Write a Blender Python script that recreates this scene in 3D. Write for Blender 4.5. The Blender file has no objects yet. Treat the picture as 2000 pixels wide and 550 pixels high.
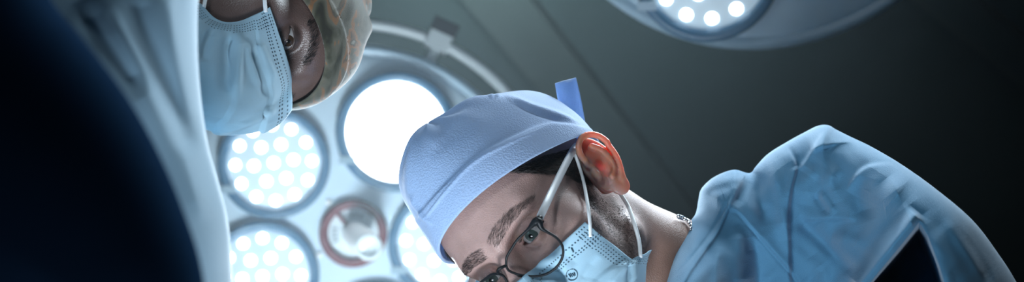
import bpy, math, random
import numpy as np
from mathutils import Matrix, Vector

# ------------------------------------------------------------------ camera, world, light
S = bpy.context.scene
S.view_settings.view_transform = 'Standard'
S.view_settings.look = 'None'
S.view_settings.exposure = 0.0
S.view_settings.gamma = 1.0
S.view_settings.use_curve_mapping = False
COL = S.collection
F = 2414.0                                   # focal length in pixels of the 2000 px wide frame
ELEV = math.radians(33)
CAM = np.array([0.0, 0.0, 0.80])
RGT = np.array([1.0, 0.0, 0.0])
UPV = np.array([0.0, -math.sin(ELEV), math.cos(ELEV)])
BCK = -np.array([0.0, math.cos(ELEV), math.sin(ELEV)])
B3 = np.stack([RGT, UPV, BCK])               # rows: camera axes in the world


def W(p):                                    # metres right / up / behind the patient's head -> world
    return CAM + np.asarray(p, float) @ B3


def P(x, y, d):                              # viewing ray at distance d (local metres)
    return np.array([(x - 1000) / F * d, -(y - 275) / F * d, -d])


cam_d = bpy.data.cameras.new('camera')
cam = bpy.data.objects.new('camera', cam_d)
COL.objects.link(cam)
cam.matrix_world = Matrix(((1, 0, 0, CAM[0]), (0, UPV[1], BCK[1], CAM[1]), (0, UPV[2], BCK[2], CAM[2]), (0, 0, 0, 1)))
cam_d.sensor_fit = 'HORIZONTAL'
cam_d.sensor_width = 36
cam_d.lens = 36 * F / 2000
cam_d.clip_start = 0.02
cam_d.dof.use_dof = True
cam_d.dof.focus_distance = 1.15
cam_d.dof.aperture_fstop = 4.0
S.camera = cam

wd = bpy.data.worlds.new('world')
S.world = wd
wd.use_nodes = True
wd.node_tree.nodes['Background'].inputs[0].default_value = (0.25, 0.6, 0.8, 1)
wd.node_tree.nodes['Background'].inputs[1].default_value = 0.02


def area(name, pos, target, size, power, color, shape='DISK', spread=180):
    l = bpy.data.lights.new(name, 'AREA')
    l.shape = shape
    l.size = size
    l.energy = power
    l.color = color
    l.spread = math.radians(spread)
    o = bpy.data.objects.new(name, l)
    COL.objects.link(o)
    p, t = Vector(W(pos)), Vector(W(target))
    o.location = p
    o.rotation_euler = (t - p).to_track_quat('-Z', 'Y').to_euler()
    return o


# added fill, key, rim and ceiling wash lights, unseen outside the picture
area('field_fill', (-0.10, -0.75, -0.35), (-0.06, 0.02, -1.15), 0.35, 2.4, (0.80, 0.90, 1.0), spread=62)  # stands in for light bounced off the drapes
area('key_light', (-0.40, 0.95, -0.45), (0.30, -0.02, -1.18), 0.25, 0.95, (0.82, 0.92, 1.0), spread=70)
area('low_fill', (-0.22, -0.85, -1.45), (-0.28, -0.12, -2.3), 0.3, 3.2, (0.78, 0.91, 1.0), spread=75)  # added to brighten the face of the lamp behind
area('overhead_rim', (0.70, 1.0, -2.0), (0.25, 0.0, -1.2), 0.35, 9, (0.80, 0.92, 1.0), spread=110)
area('side_fill', (0.15, 0.45, -1.0), (-0.33, 0.0, -0.75), 0.3, 0.2, (0.80, 0.92, 1.0), spread=60)
area('ceiling_wash', tuple(P(800, -170, 2.5)), tuple(P(930, 60, 3.55)), 0.4, 7, (0.90, 0.98, 0.95), spread=95)
LAMP_POWER = 16

# ------------------------------------------------------------------ material helpers


class NT:
    def __init__(self, name):
        self.m = bpy.data.materials.new(name)
        self.m.use_nodes = True
        self.t = self.m.node_tree
        self.b = self.t.nodes['Principled BSDF']
        self.out = self.t.nodes['Material Output']

    def n(self, kind, **kw):
        x = self.t.nodes.new(kind)
        for k, v in kw.items():
            if k.startswith('_'):
                setattr(x, k[1:], v)
            else:
                key = int(k[1:]) if k[0] == 'i' and k[1:].isdigit() else k.replace('_', ' ')
                s = x.inputs[key]
                if isinstance(v, bpy.types.NodeSocket):
                    self.t.links.new(v, s)
                else:
                    s.default_value = v
        return x

    def l(self, a, b):
        self.t.links.new(a, b)

    def set(self, **kw):
        for k, v in kw.items():
            s = self.b.inputs[k.replace('_', ' ')]
            if isinstance(v, bpy.types.NodeSocket):
                self.l(v, s)
            else:
                s.default_value = v
        return self

    def math(self, op, a, b=0.0, c=0.0):
        x = self.n('ShaderNodeMath', _operation=op)
        for i, v in enumerate((a, b, c)):
            if isinstance(v, bpy.types.NodeSocket):
                self.l(v, x.inputs[i])
            else:
                x.inputs[i].default_value = v
        return x.outputs[0]

    def mix(self, f, a, b):
        x = self.n('ShaderNodeMix', _data_type='RGBA')
        for s, v in ((x.inputs[0], f), (x.inputs[6], a), (x.inputs[7], b)):
            if isinstance(v, bpy.types.NodeSocket):
                self.l(v, s)
            else:
                s.default_value = v
        return x.outputs[2]

    def bump(self, h, strength=0.3, dist=0.001):
        x = self.n('ShaderNodeBump', Strength=strength, Distance=dist)
        self.l(h, x.inputs['Height'])
        self.l(x.outputs[0], self.b.inputs['Normal'])


def rgb(c):
    return (c[0], c[1], c[2], 1)


def plain(name, c, rough=0.5, metal=0.0, bump=0.0, scale=200, **kw):
    t = NT(name)
    t.set(Base_Color=rgb(c), Roughness=rough, Metallic=metal, **kw)
    if bump:
        tc = t.n('ShaderNodeTexCoord')
        nz = t.n('ShaderNodeTexNoise', Vector=tc.outputs['Object'], Scale=scale, Detail=3.0)
        t.bump(nz.outputs[0], bump, 0.001)
    return t.m


def emit(name, c, s):
    t = NT(name)
    t.set(Base_Color=rgb(c), Emission_Color=rgb(c), Emission_Strength=s, Roughness=0.4)
    return t.m


def cloth(name, c, c2, scale=1300, bump=0.5, sheen=0.4, big=40.0, trans=0.0, cell=False, spec=0.15):
    t = NT(name)
    tc = t.n('ShaderNodeTexCoord').outputs['Object']
    nb = t.n('ShaderNodeTexNoise', Vector=tc, Scale=big, Detail=4.0)
    if cell:
        nf = t.n('ShaderNodeTexVoronoi', Vector=tc, Scale=scale)
        fine = nf.outputs['Distance']
    else:
        mp = t.n('ShaderNodeMapping', Vector=tc)
        mp.inputs['Rotation'].default_value = (0.5, 0.4, 0.7)
        mp.inputs['Scale'].default_value = (1, 0.25, 1)
        nf = t.n('ShaderNodeTexNoise', Vector=mp.outputs[0], Scale=scale, Detail=2.0)
        fine = nf.outputs[0]
    k = t.math('ADD', t.math('MULTIPLY', nb.outputs[0], 0.7), t.math('MULTIPLY', fine, 0.5))
    t.set(Base_Color=t.mix(k, rgb(c), rgb(c2)), Roughness=0.85, Sheen_Weight=sheen, Sheen_Roughness=0.4)
    t.b.inputs['Specular IOR Level'].default_value = spec
    t.bump(fine, bump, 0.0006)
    if trans:
        tr = t.n('ShaderNodeBsdfTranslucent', Color=rgb(c2))
        mx = t.n('ShaderNodeMixShader', Fac=trans)
        t.l(t.b.outputs[0], mx.inputs[1])
        t.l(tr.outputs[0], mx.inputs[2])
        t.l(mx.outputs[0], t.out.inputs[0])
    return t.m


def skin_mat(name, sss=0.12, radius=(0.010, 0.0035, 0.0018), rough=0.5, spec=0.4, bump=0.35):
    t = NT(name)
    tc = t.n('ShaderNodeTexCoord').outputs['Object']
    at = t.n('ShaderNodeAttribute', _attribute_name='tone')
    nz = t.n('ShaderNodeTexNoise', Vector=tc, Scale=700.0, Detail=3.0)
    vo = t.n('ShaderNodeTexVoronoi', Vector=tc, Scale=900.0)
    n2 = t.n('ShaderNodeTexNoise', Vector=tc, Scale=60.0, Detail=4.0)
    k = t.math('MULTIPLY_ADD', n2.outputs[0], 0.5, 0.75)
    hs = t.n('ShaderNodeHueSaturation', Color=at.outputs['Color'])
    t.l(k, hs.inputs['Value'])
    t.set(Base_Color=hs.outputs[0], Roughness=rough, Subsurface_Weight=sss, Subsurface_Radius=radius, Subsurface_Scale=1.0)
    t.b.inputs['Specular IOR Level'].default_value = spec
    t.bump(t.math('ADD', nz.outputs[0], vo.outputs['Distance']), bump, 0.0006)
    return t.m


# ------------------------------------------------------------------ object helpers
def tag(o, label=None, cat=None, group=None, kind=None):
    for k, v in (('label', label), ('category', cat), ('group', group), ('kind', kind)):
        if v:
            o[k] = v
    return o


def empty(name, loc, rot=None):
    o = bpy.data.objects.new(name, None)
    o.empty_display_size = 0.05
    COL.objects.link(o)
    m = Matrix.Translation(Vector(loc))
    if rot is not None:
        m = m @ Matrix(rot.tolist()).to_4x4()
    o.matrix_world = m
    return o


def mesh(name, v, f, mat, parent=None, smooth=True, uv=None, tone=None, slots=None):
    """v in the coordinates of the object itself"""
    me = bpy.data.meshes.new(name)
    v = np.asarray(v, float)
    if isinstance(f, np.ndarray):
        n, k = f.shape
        me.vertices.add(len(v))
        me.vertices.foreach_set('co', v.ravel())
        me.loops.add(n * k)
        me.loops.foreach_set('vertex_index', f.ravel().astype(np.int32))
        me.polygons.add(n)
        me.polygons.foreach_set('loop_start', (np.arange(n) * k).astype(np.int32))
        me.update(calc_edges=True)
    else:
        me.from_pydata(v.tolist(), [], [list(map(int, q)) for q in f])
    me.validate()
    for m in (mat if isinstance(mat, (list, tuple)) else [mat]):
        me.materials.append(m)
    if slots is not None:
        me.polygons.foreach_set('material_index', np.asarray(slots, np.int32))
    if smooth:
        me.polygons.foreach_set('use_smooth', np.ones(len(me.polygons), bool))
    if uv is not None:
        l = me.uv_layers.new(name='UVMap')
        vi = np.empty(len(me.loops), np.int32)
        me.loops.foreach_get('vertex_index', vi)
        l.data.foreach_set('uv', np.asarray(uv, np.float32)[vi].ravel())
    if tone is not None:
        a = me.color_attributes.new('tone', 'FLOAT_COLOR', 'POINT')
        c = np.ones((len(v), 4), np.float32)
        c[:, :3] = tone
        a.data.foreach_set('color', c.ravel())
    me.update()
    o = bpy.data.objects.new(name, me)
    COL.objects.link(o)
    if parent is not None:
        o.parent = parent
    return o


def join(*parts):
    """join (v,f) with f lists/arrays of same arity"""
    V, Fc, n = [], [], 0
    for v, f in parts:
        V.append(np.asarray(v, float))
        Fc += [tuple(int(i) + n for i in q) for q in f]
        n += len(v)
    return np.concatenate(V), Fc


def smooth_line(pts, n=8, closed=False):
    p = np.asarray(pts, float)
    m = len(p)
    out = []
    rng = range(m if closed else m - 1)
    for i in rng:
        if closed:
            a, b, c, d = p[(i - 1) % m], p[i], p[(i + 1) % m], p[(i + 2) % m]
        else:
            b, c = p[i], p[i + 1]
            a = p[i - 1] if i else 2 * b - c
            d = p[i + 2] if i + 2 < m else 2 * c - b
        for k in range(n):
            t = k / n
            out.append(0.5 * (2 * b + (c - a) * t + (2 * a - 5 * b + 4 * c - d) * t * t + (3 * b - a - 3 * c + d) * t ** 3))
    if not closed:
        out.append(p[-1])
    return np.array(out)


def tube(pts, r, seg=8, closed=False, flat=1.0, ref=None):
    """sweep an (optionally flattened) circle along pts; r scalar or per point"""
    p = np.asarray(pts, float)
    n = len(p)
    r = np.full(n, r) if np.isscalar(r) else np.asarray(r, float)
    if closed:
        t = np.roll(p, -1, 0) - np.roll(p, 1, 0)
    else:
        t = np.gradient(p, axis=0)
    t /= np.linalg.norm(t, axis=1)[:, None] + 1e-12
    u = np.asarray(ref if ref is not None else (0.31, 0.87, 0.4), float)
    V, Fc = [], []
    for i in range(n):
        a = u - t[i] * (u @ t[i])
        a /= np.linalg.norm(a) + 1e-12
        if ref is None:
            u = a
        b = np.cross(t[i], a)
        for k in range(seg):
            q = 2 * math.pi * k / seg
            V.append(p[i] + r[i] * (a * math.cos(q) * flat + b * math.sin(q)))
    m = n if closed else n - 1
    for i in range(m):
        j = (i + 1) % n
        for k in range(seg):
            l = (k + 1) % seg
            Fc.append((i * seg + k, i * seg + l, j * seg + l, j * seg + k))
    if not closed:
        Fc.append(tuple(range(seg))[::-1])
        Fc.append(tuple((n - 1) * seg + k for k in range(seg)))
    return np.array(V), Fc


def lathe(prof, seg=48, cap=True):
    """profile [(r,z)] about the z axis"""
    V, Fc = [], []
    for r, z in prof:
        for k in range(seg):
            q = 2 * math.pi * k / seg
            V.append((r * math.cos(q), r * math.sin(q), z))
    for i in range(len(prof) - 1):
        for k in range(seg):
            l = (k + 1) % seg
            Fc.append((i * seg + k, i * seg + l, (i + 1) * seg + l, (i + 1) * seg + k))
    if cap:
        Fc.append(tuple(range(seg))[::-1])
        Fc.append(tuple((len(prof) - 1) * seg + k for k in range(seg)))
    return np.array(V), Fc


def box(c, s, R=None):
    v = np.array([(x, y, z) for x in (-1, 1) for y in (-1, 1) for z in (-1, 1)], float) * np.asarray(s) / 2
    if R is not None:
        v = v @ np.asarray(R).T
    f = [(0, 1, 3, 2), (4, 6, 7, 5), (0, 4, 5, 1), (2, 3, 7, 6), (0, 2, 6, 4), (1, 5, 7, 3)]
    return v + np.asarray(c), f


# ------------------------------------------------------------------ implicit modelling
def ell(p, c, r):
    q = (p - np.array(c, np.float32)) / np.array(r, np.float32)
    k0 = np.sqrt((q * q).sum(-1))
    q2 = q / np.array(r, np.float32)
    k1 = np.sqrt((q2 * q2).sum(-1)) + 1e-9
    return k0 * (k0 - 1) / k1


def cone(p, a, b, ra, rb):
    a = np.array(a, np.float32)
    b = np.array(b, np.float32)
    ab = b - a
    h = np.clip(((p - a) @ ab) / (ab @ ab), 0, 1)
    return np.linalg.norm(p - a - h[..., None] * ab, axis=-1) - (ra + (rb - ra) * h)


def smin(a, b, k):
    h = np.clip(0.5 + 0.5 * (b - a) / k, 0, 1)
    return b + (a - b) * h - k * h * (1 - h)


def smax(a, b, k):
    return -smin(-a, -b, k)


def nets(fn, lo, hi, h, block=8, newton=2, lip=1.6):
    """surface nets of fn<0, evaluated only in blocks near the surface"""
    lo = np.asarray(lo, float)
    nb = np.ceil((np.asarray(hi, float) - lo) / (h * block)).astype(int)
    n = nb * block
    cg = np.stack(np.meshgrid(*[(np.arange(k) + 0.5) * block * h for k in nb], indexing='ij'), -1) + lo
    cv = fn(cg.reshape(-1, 3).astype(np.float32)).reshape(nb)
    D = np.repeat(np.repeat(np.repeat(cv, block, 0), block, 1), block, 2).astype(np.float32)
    act = np.argwhere(np.abs(cv) < block * h * 0.87 * lip)
    off = np.stack(np.meshgrid(*[np.arange(block)] * 3, indexing='ij'), -1).reshape(-1, 3)
    for s in range(0, len(act), 600):
        g = (act[s:s + 600, None] * block + off[None]).reshape(-1, 3)
        D[g[:, 0], g[:, 1], g[:, 2]] = fn((lo + g * h).astype(np.float32))
    N = D < 0
    cnt = sum(N[i:n[0] - 1 + i, j:n[1] - 1 + j, k:n[2] - 1 + k].astype(np.int8) for i in (0, 1) for j in (0, 1) for k in (0, 1))
    A = (cnt > 0) & (cnt < 8)
    ai = np.argwhere(A)
    idx = np.full(A.shape, -1, np.int32)
    idx[A] = np.arange(len(ai))
    acc = np.zeros((len(ai), 3))
    m = np.zeros(len(ai))
    cor = [np.array((i, j, k)) for i in (0, 1) for j in (0, 1) for k in (0, 1)]
    for a in cor:
        for b in cor:
            if (b - a).sum() == 1 and np.abs(b - a).sum() == 1:
                q0, q1 = ai + a, ai + b
                d0 = D[q0[:, 0], q0[:, 1], q0[:, 2]]
                d1 = D[q1[:, 0], q1[:, 1], q1[:, 2]]
                c = (d0 < 0) != (d1 < 0)
                t = np.where(c, d0 / np.where(c, d0 - d1, 1), 0)
                acc += np.where(c[:, None], a + t[:, None] * (b - a), 0)
                m += c
    v = lo + (ai + acc / m[:, None]) * h
    Q = []
    for ax in range(3):
        o1, o2 = [(1, 2), (2, 0), (0, 1)][ax]
        sl0 = [slice(1, -1)] * 3
        sl0[ax] = slice(0, -1)
        sl1 = list(sl0)
        sl1[ax] = slice(1, None)
        a, b = N[tuple(sl0)], N[tuple(sl1)]
        e = np.argwhere(a != b)
        e0 = e.copy()
        for q in (o1, o2):
            e0[:, q] += 1
        flip = a[e[:, 0], e[:, 1], e[:, 2]]
        u1 = np.eye(3, dtype=int)[o1]
        u2 = np.eye(3, dtype=int)[o2]
        c = [e0 - u1 - u2, e0 - u2, e0, e0 - u1]
        q = np.stack([idx[x[:, 0], x[:, 1], x[:, 2]] for x in c], 1)
        q[~flip] = q[~flip][:, ::-1]
        Q.append(q)
    q = np.concatenate(Q)
    q = q[(q >= 0).all(1)]
    for _ in range(newton):
        g = grad(fn, v)
        d = fn(v.astype(np.float32))
        v = v - np.clip(d / np.maximum((g * g).sum(1), 0.2), -h, h)[:, None] * g * 0.9
    return v, q


def grad(fn, v, e=4e-4):
    g = np.empty((len(v), 3))
    for i in range(3):
        o = np.zeros(3)
        o[i] = e
        g[:, i] = (fn((v + o).astype(np.float32)) - fn((v - o).astype(np.float32))) / (2 * e)
    return g


# ------------------------------------------------------------------ head
EYE = np.array((0.0315, 0.0765, 0.0))


def cranium(p):
    ax = np.abs(p[..., :1])
    d = ell(p, (0, -0.012, 0.035), (0.0745, 0.096, 0.086))
    return smin(d, ell(p, (0, 0.03, 0.035), (0.064, 0.064, 0.058)), 0.02)


def face(p, slit=0.0050):
    q = p.copy()
    q[..., 0] = np.abs(p[..., 0])
    d = cranium(p)
    d = smin(d, ell(q, (0, 0.042, -0.045), (0.058, 0.05, 0.068)), 0.03)
    d = smin(d, cone(q, (0.045, -0.002, -0.068), (0.012, 0.066, -0.102), 0.02, 0.017), 0.025)
    d = smin(d, ell(q, (0, 0.076, -0.104), (0.017, 0.015, 0.014)), 0.02)
    d = smin(d, ell(q, (0.044, 0.056, -0.026), (0.025, 0.024, 0.019)), 0.026)
    d = smin(d, cone(q, (0.008, 0.086, 0.019), (0.040, 0.074, 0.022), 0.0105, 0.007), 0.02)
    d = smax(d, -ell(q, (0.032, 0.101, -0.001), (0.023, 0.021, 0.0145)), 0.012)
    d = smin(d, cone(q, (0, 0.088, 0.008), (0, 0.112, -0.038), 0.009, 0.0115), 0.009)
    d = smin(d, ell(q, (0, 0.113, -0.042), (0.012, 0.012, 0.010)), 0.006)
    d = smin(d, ell(q, (0.0145, 0.101, -0.045), (0.0085, 0.011, 0.0085)), 0.006)
    d = smin(d, ell(q, (0, 0.091, -0.073), (0.022, 0.012, 0.006)), 0.006)
    d = smin(d, ell(q, (0, 0.089, -0.083), (0.019, 0.012, 0.007)), 0.005)
    # lids round the eyeball, opened along an almond slit
    e = q - EYE.astype(np.float32)
    lid = np.linalg.norm(e, axis=-1) - 0.0138
    d = smin(d, lid, 0.004)
    xx = e[..., 0]
    hh = slit * (1 - (xx / 0.0148) ** 2)
    zc = -0.0012 + 0.0006 * xx / 0.015
    gap = np.maximum(np.abs(e[..., 2] - zc) - hh, np.linalg.norm(e - np.array((0, 0.012, 0), np.float32), axis=-1) - 0.02)
    d = smax(d, -gap, 0.0012)
    return d


EAR_HELIX = [(-0.006, 0.000), (-0.011, 0.006), (-0.013, 0.016), (-0.009, 0.026), (0.000, 0.0315), (0.010, 0.030), (0.0175, 0.022),
             (0.0195, 0.010), (0.0175, -0.003), (0.012, -0.014), (0.006, -0.022)]
EAR_ANTI = [(0.005, 0.020), (0.010, 0.011), (0.0105, 0.000), (0.007, -0.009), (0.000, -0.013)]


def ear_sdf(p):
    """ear axes: a = towards the back of the head, b = up, n = outward"""
    a, b, n = p[..., 0], p[..., 1], p[..., 2]
    bowl = 0.006 - 0.30 * ((a + 0.002) ** 2 + (b * 0.6) ** 2) / 0.02
    q = p.copy()
    q[..., 2] = n + 0.001
    d = ell(q, (0.002, 0.003, -0.001), (0.0185, 0.030, 0.0030))
    pts = [(x, y, 0.0035 + 0.0025 * (y > 0.01)) for x, y in smooth_line(EAR_HELIX, 3)]
    h = None
    for i in range(len(pts) - 1):
        c = cone(p, pts[i], pts[i + 1], 0.0030, 0.0029)
        h = c if h is None else np.minimum(h, c)
    d = smin(d, h, 0.003)
    pts = [(x, y, 0.0035) for x, y in smooth_line(EAR_ANTI, 3)]
    h = None
    for i in range(len(pts) - 1):
        c = cone(p, pts[i], pts[i + 1], 0.0028, 0.0032)
        h = c if h is None else np.minimum(h, c)
    d = smin(d, h, 0.003)
    d = smin(d, ell(p, (0.001, -0.025, 0.001), (0.0095, 0.0095, 0.0042)), 0.005)
    d = smin(d, ell(p, (-0.0125, -0.004, 0.004), (0.004, 0.006, 0.0045)), 0.004)
    d = smax(d, -ell(p, (-0.001, -0.002, 0.004), (0.0085, 0.0095, 0.0062)), 0.002)
    d = smin(d, cone(p, (-0.010, 0.016, -0.006), (-0.010, -0.018, -0.006), 0.0055, 0.005), 0.006)
    return d


class Head:
    def __init__(self, R, t, body, slit=0.0050):
        self.slit = slit
        self.R, self.t = np.array(R), np.array(t)
        u, s, v = np.linalg.svd(self.R)
        self.R = u @ v
        self.body = [(self.loc(a), self.loc(b), ra, rb) for a, b, ra, rb in body]

    def loc(self, p):
        return (np.asarray(p, float) - self.t) @ self.R

    def cam(self, v):
        return np.asarray(v, float) @ self.R.T + self.t

    def world(self, v):
        return W(self.cam(v))

    def wdir(self, v):
        return np.asarray(v, float) @ self.R.T @ B3

    def sdf(self, p):
        d = face(p, self.slit)
        n = None
        for a, b, ra, rb in self.body:
            c = cone(p, a, b, ra, rb)
            n = c if n is None else smin(n, c, 0.03)
        return smin(d, n, 0.022)

    def hit(self, px, fn=None, off=0.0):
        fn = fn or self.sdf
        px = np.atleast_2d(np.asarray(px, float))
        o = self.loc(np.zeros(3))
        d = np.stack([(px[:, 0] - 1000) / F, -(px[:, 1] - 275) / F, -np.ones(len(px))], 1)
        d /= np.linalg.norm(d, axis=1)[:, None]
        d = d @ self.R
        t = np.full(len(px), 0.6)
        bt, bd = t.copy(), np.full(len(px), 9.0)
        for _ in range(90):
            s = fn((o + d * t[:, None]).astype(np.float32)) - off
            better = s < bd
            bt = np.where(better, t, bt)
            bd = np.where(better, s, bd)
            t = t + np.where(s > 2e-4, np.clip(s * 0.7, 2e-4, 0.05), 0)
            t = np.minimum(t, 2.0)
        self.miss = bd > 2e-3
        return o + d * bt[:, None]


H2 = Head([[-0.5655, -0.3422, -0.7504], [-0.6864, -0.3092, 0.6582], [-0.4573, 0.8873, -0.06]], [0.0279, -0.0788, -1.1917],
          [(P(1120, 440, 1.22), P(1290, 545, 1.25), 0.060, 0.058), (P(1290, 545, 1.25), P(1440, 575, 1.28), 0.058, 0.066),
           (P(1440, 575, 1.28), P(1640, 600, 1.36), 0.070, 0.085)], 0.0043)
H1 = Head([[0.4666, 0.4401, 0.7672], [0.73, -0.6814, -0.0531], [0.4994, 0.5848, -0.6393]], [-0.2605, 0.1265, -1.218],
          [(P(480, 0, 1.24), P(330, 10, 1.20), 0.060, 0.058), (P(330, 10, 1.20), P(180, 20, 1.10), 0.060, 0.085)], 0.0036)


def ear_mesh(H, side, c=(0.081, -0.014, -0.0075), out=32, lean=-8):
    v, q = nets(ear_sdf, (-0.024, -0.042, -0.016), (0.028, 0.042, 0.016), 0.0008)
    o = math.radians(out)
    l = math.radians(lean)
    A = np.array((math.sin(o), -math.cos(o), 0))          # back of the ear, swung outward (right side)
    Nn = np.array((math.cos(o), math.sin(o), 0))
    Bu = np.array((0, 0, 1.0))
    A, Bu = A * math.cos(l) + Bu * math.sin(l), Bu * math.cos(l) - A * math.sin(l)
    w = np.array(c) + v[:, :1] * A + v[:, 1:2] * Bu + v[:, 2:] * Nn
    # frame (A, Bu, Nn) handedness
    if np.linalg.det(np.stack([A, Bu, Nn])) < 0:
        q = q[:, ::-1]
    if side < 0:
        w = w * np.array((-1, 1, 1))
        q = q[:, ::-1]
    return w, q


def person_body(H, root, lo, hi, tone_fn, mats, h=0.0015, name='body'):
    v, q = nets(H.sdf, lo, hi, h)
    e1 = ear_mesh(H, 1)
    e2 = ear_mesh(H, -1)
    n0, n1 = len(v), len(v) + len(e1[0])
    V = np.concatenate([v, e1[0], e2[0]])
    Q = np.concatenate([q, e1[1] + n0, e2[1] + n1])
    slots = np.zeros(len(Q), int)
    slots[len(q):] = 1
    tone = tone_fn(V)
    o = mesh(name, H.world(V) - np.array(root.location), Q, mats, root, tone=tone, slots=slots)
    return o


def eyeballs(H, root, gaze, mats):
    for s in (1, -1):
        prof = []
        r = 0.0122
        for k in range(40):
            a = math.pi * k / 39
            rr = r + (0.0006 * math.exp(-(a / 0.35) ** 2))
            prof.append((max(rr * math.sin(a), 1e-5), rr * math.cos(a)))
        v, f = lathe(prof[::-1], 32)
        ang = np.array([np.mean([math.acos(np.clip(v[i][2] / np.linalg.norm(v[i]), -1, 1)) for i in q]) for q in f])
        sl = np.where(ang < 0.20, 2, np.where(ang < 0.50, 1, 0))
        g = np.array(gaze, float)
        g /= np.linalg.norm(g)
        x = np.cross((0, 0, 1), g)
        x /= np.linalg.norm(x)
        y = np.cross(g, x)
        w = v @ np.stack([x, y, g]) + EYE * (s, 1, 1)
        mesh('eyeball', H.world(w) - np.array(root.location), f, mats, root, slots=sl)


def hairs(H, root, name, pts, nrm, comb, length, rad, mat, lift=0.35, jit=0.35, seed=1, mirror=True, each=False):
    if each:
        m = np.array((-1, 1, 1))
        for k in (1, m):
            hairs(H, root, name, np.asarray(pts) * k, np.asarray(nrm) * k, np.asarray(comb) * k, length, rad, mat, lift, jit, seed, False)
        return
    rng = np.random.default_rng(seed)
    pts, nrm, comb = map(np.asarray, (pts, nrm, comb))
    if mirror:
        m = np.array((-1, 1, 1))
        pts = np.concatenate([pts, pts * m])
        nrm = np.concatenate([nrm, nrm * m])
        comb = np.concatenate([comb, comb * m])
    n = len(pts)
    t = comb - nrm * (comb * nrm).sum(1)[:, None]
    t /= np.linalg.norm(t, axis=1)[:, None] + 1e-9
    d = t + nrm * lift + rng.normal(0, jit, (n, 3))
    d /= np.linalg.norm(d, axis=1)[:, None]
    L = length * rng.uniform(0.6, 1.15, n)[:, None]
    p0 = pts - nrm * 0.0004
    p1 = p0 + d * L * 0.5
    d2 = d + t * 0.5 - nrm * lift * 0.6
    d2 /= np.linalg.norm(d2, axis=1)[:, None]
    p2 = p1 + d2 * L * 0.5
    a = np.cross(d, nrm)
    a /= np.linalg.norm(a, axis=1)[:, None] + 1e-9
    b = np.cross(d, a)
    V = np.empty((n, 7, 3))
    for k in range(3):
        q = 2 * math.pi * k / 3
        o = a * math.cos(q) + b * math.sin(q)
        V[:, k] = p0 + o * rad
        V[:, 3 + k] = p1 + o * rad * 0.8
    V[:, 6] = p2
    base = np.array([(0, 1, 4), (0, 4, 3), (1, 2, 5), (1, 5, 4), (2, 0, 3), (2, 3, 5), (3, 4, 6), (4, 5, 6), (5, 3, 6)])
    f = (base[None] + (np.arange(n) * 7)[:, None, None]).reshape(-1, 3)
    return mesh(name, H.world(V.reshape(-1, 3)) - np.array(root.location), f, mat, root, smooth=True)


def in_poly(pt, poly):
    x, y = pt[:, 0], pt[:, 1]
    ins = np.zeros(len(pt), bool)
    m = len(poly)
    for i in range(m):
        (x1, y1), (x2, y2) = poly[i], poly[(i + 1) % m]
        c = ((y1 > y) != (y2 > y)) & (x < (x2 - x1) * (y - y1) / ((y2 - y1) or 1e-9) + x1)
        ins ^= c
    return ins


def scatter(H, poly, n, seed=1, fn=None):
    """n points of the head's surface that lie inside an outline of the face"""
    rng = np.random.default_rng(seed)
    poly = np.asarray(poly, float)
    out = np.empty((0, 2))
    while len(out) < n:
        c = rng.uniform(poly.min(0), poly.max(0), (n * 2, 2))
        out = np.concatenate([out, c[in_poly(c, poly)]])
    out = out[:n]
    p = H.hit(out, fn)
    k = ~H.miss
    p, out = p[k], out[k]
    g = grad(fn or H.sdf, p)
    return p, g / np.linalg.norm(g, axis=1)[:, None], out


# cloth cap: hugging shell cut along an edge that varies round the head
def cap_sdf(puff, edge, band, folds, thick=0.0035):
    def outer(p):
        d = cranium(p) - 0.0065
        for c, r in puff:
            d = smin(d, ell(p, c, r), 0.04)
        z = p[..., 2] - edge(p)
        d = d - 0.0016 * (1 / (1 + np.exp((z - band) / 0.0006)))
        return d - folds(p, z)

    def fn(p):
        o = outer(p)
        z = p[..., 2] - edge(p)
        return smax(smax(o, -(o + thick), 0.001), -z, 0.0025)
    return fn, outer


def sculpt(H, v, fn, field):
    """press seams and folds into the side of a cloth that carries them"""
    g = grad(fn, v)
    g /= np.linalg.norm(g, axis=1)[:, None] + 1e-9
    c = H.cam(v)
    vis = np.clip(-((g @ H.R.T) * c).sum(1) / np.linalg.norm(c, axis=1) * 4, 0, 1)
    o = field(1000 + F * c[:, 0] / -c[:, 2], 275 - F * c[:, 1] / -c[:, 2])
    return v + g * (o * vis)[:, None]


def press(H, G, field):
    """creases pressed into the outer side of a sheet"""
    c = H.cam(G.reshape(-1, 3))
    o = field(1000 + F * c[:, 0] / -c[:, 2], 275 - F * c[:, 1] / -c[:, 2])
    n = np.cross(np.gradient(G, axis=0), np.gradient(G, axis=1)).reshape(-1, 3)
    n /= np.linalg.norm(n, axis=1)[:, None] + 1e-12
    n *= np.sign((n * (0, 1, 0)).sum(1))[:, None]
    return (G.reshape(-1, 3) + n * o[:, None]).reshape(G.shape)


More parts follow.
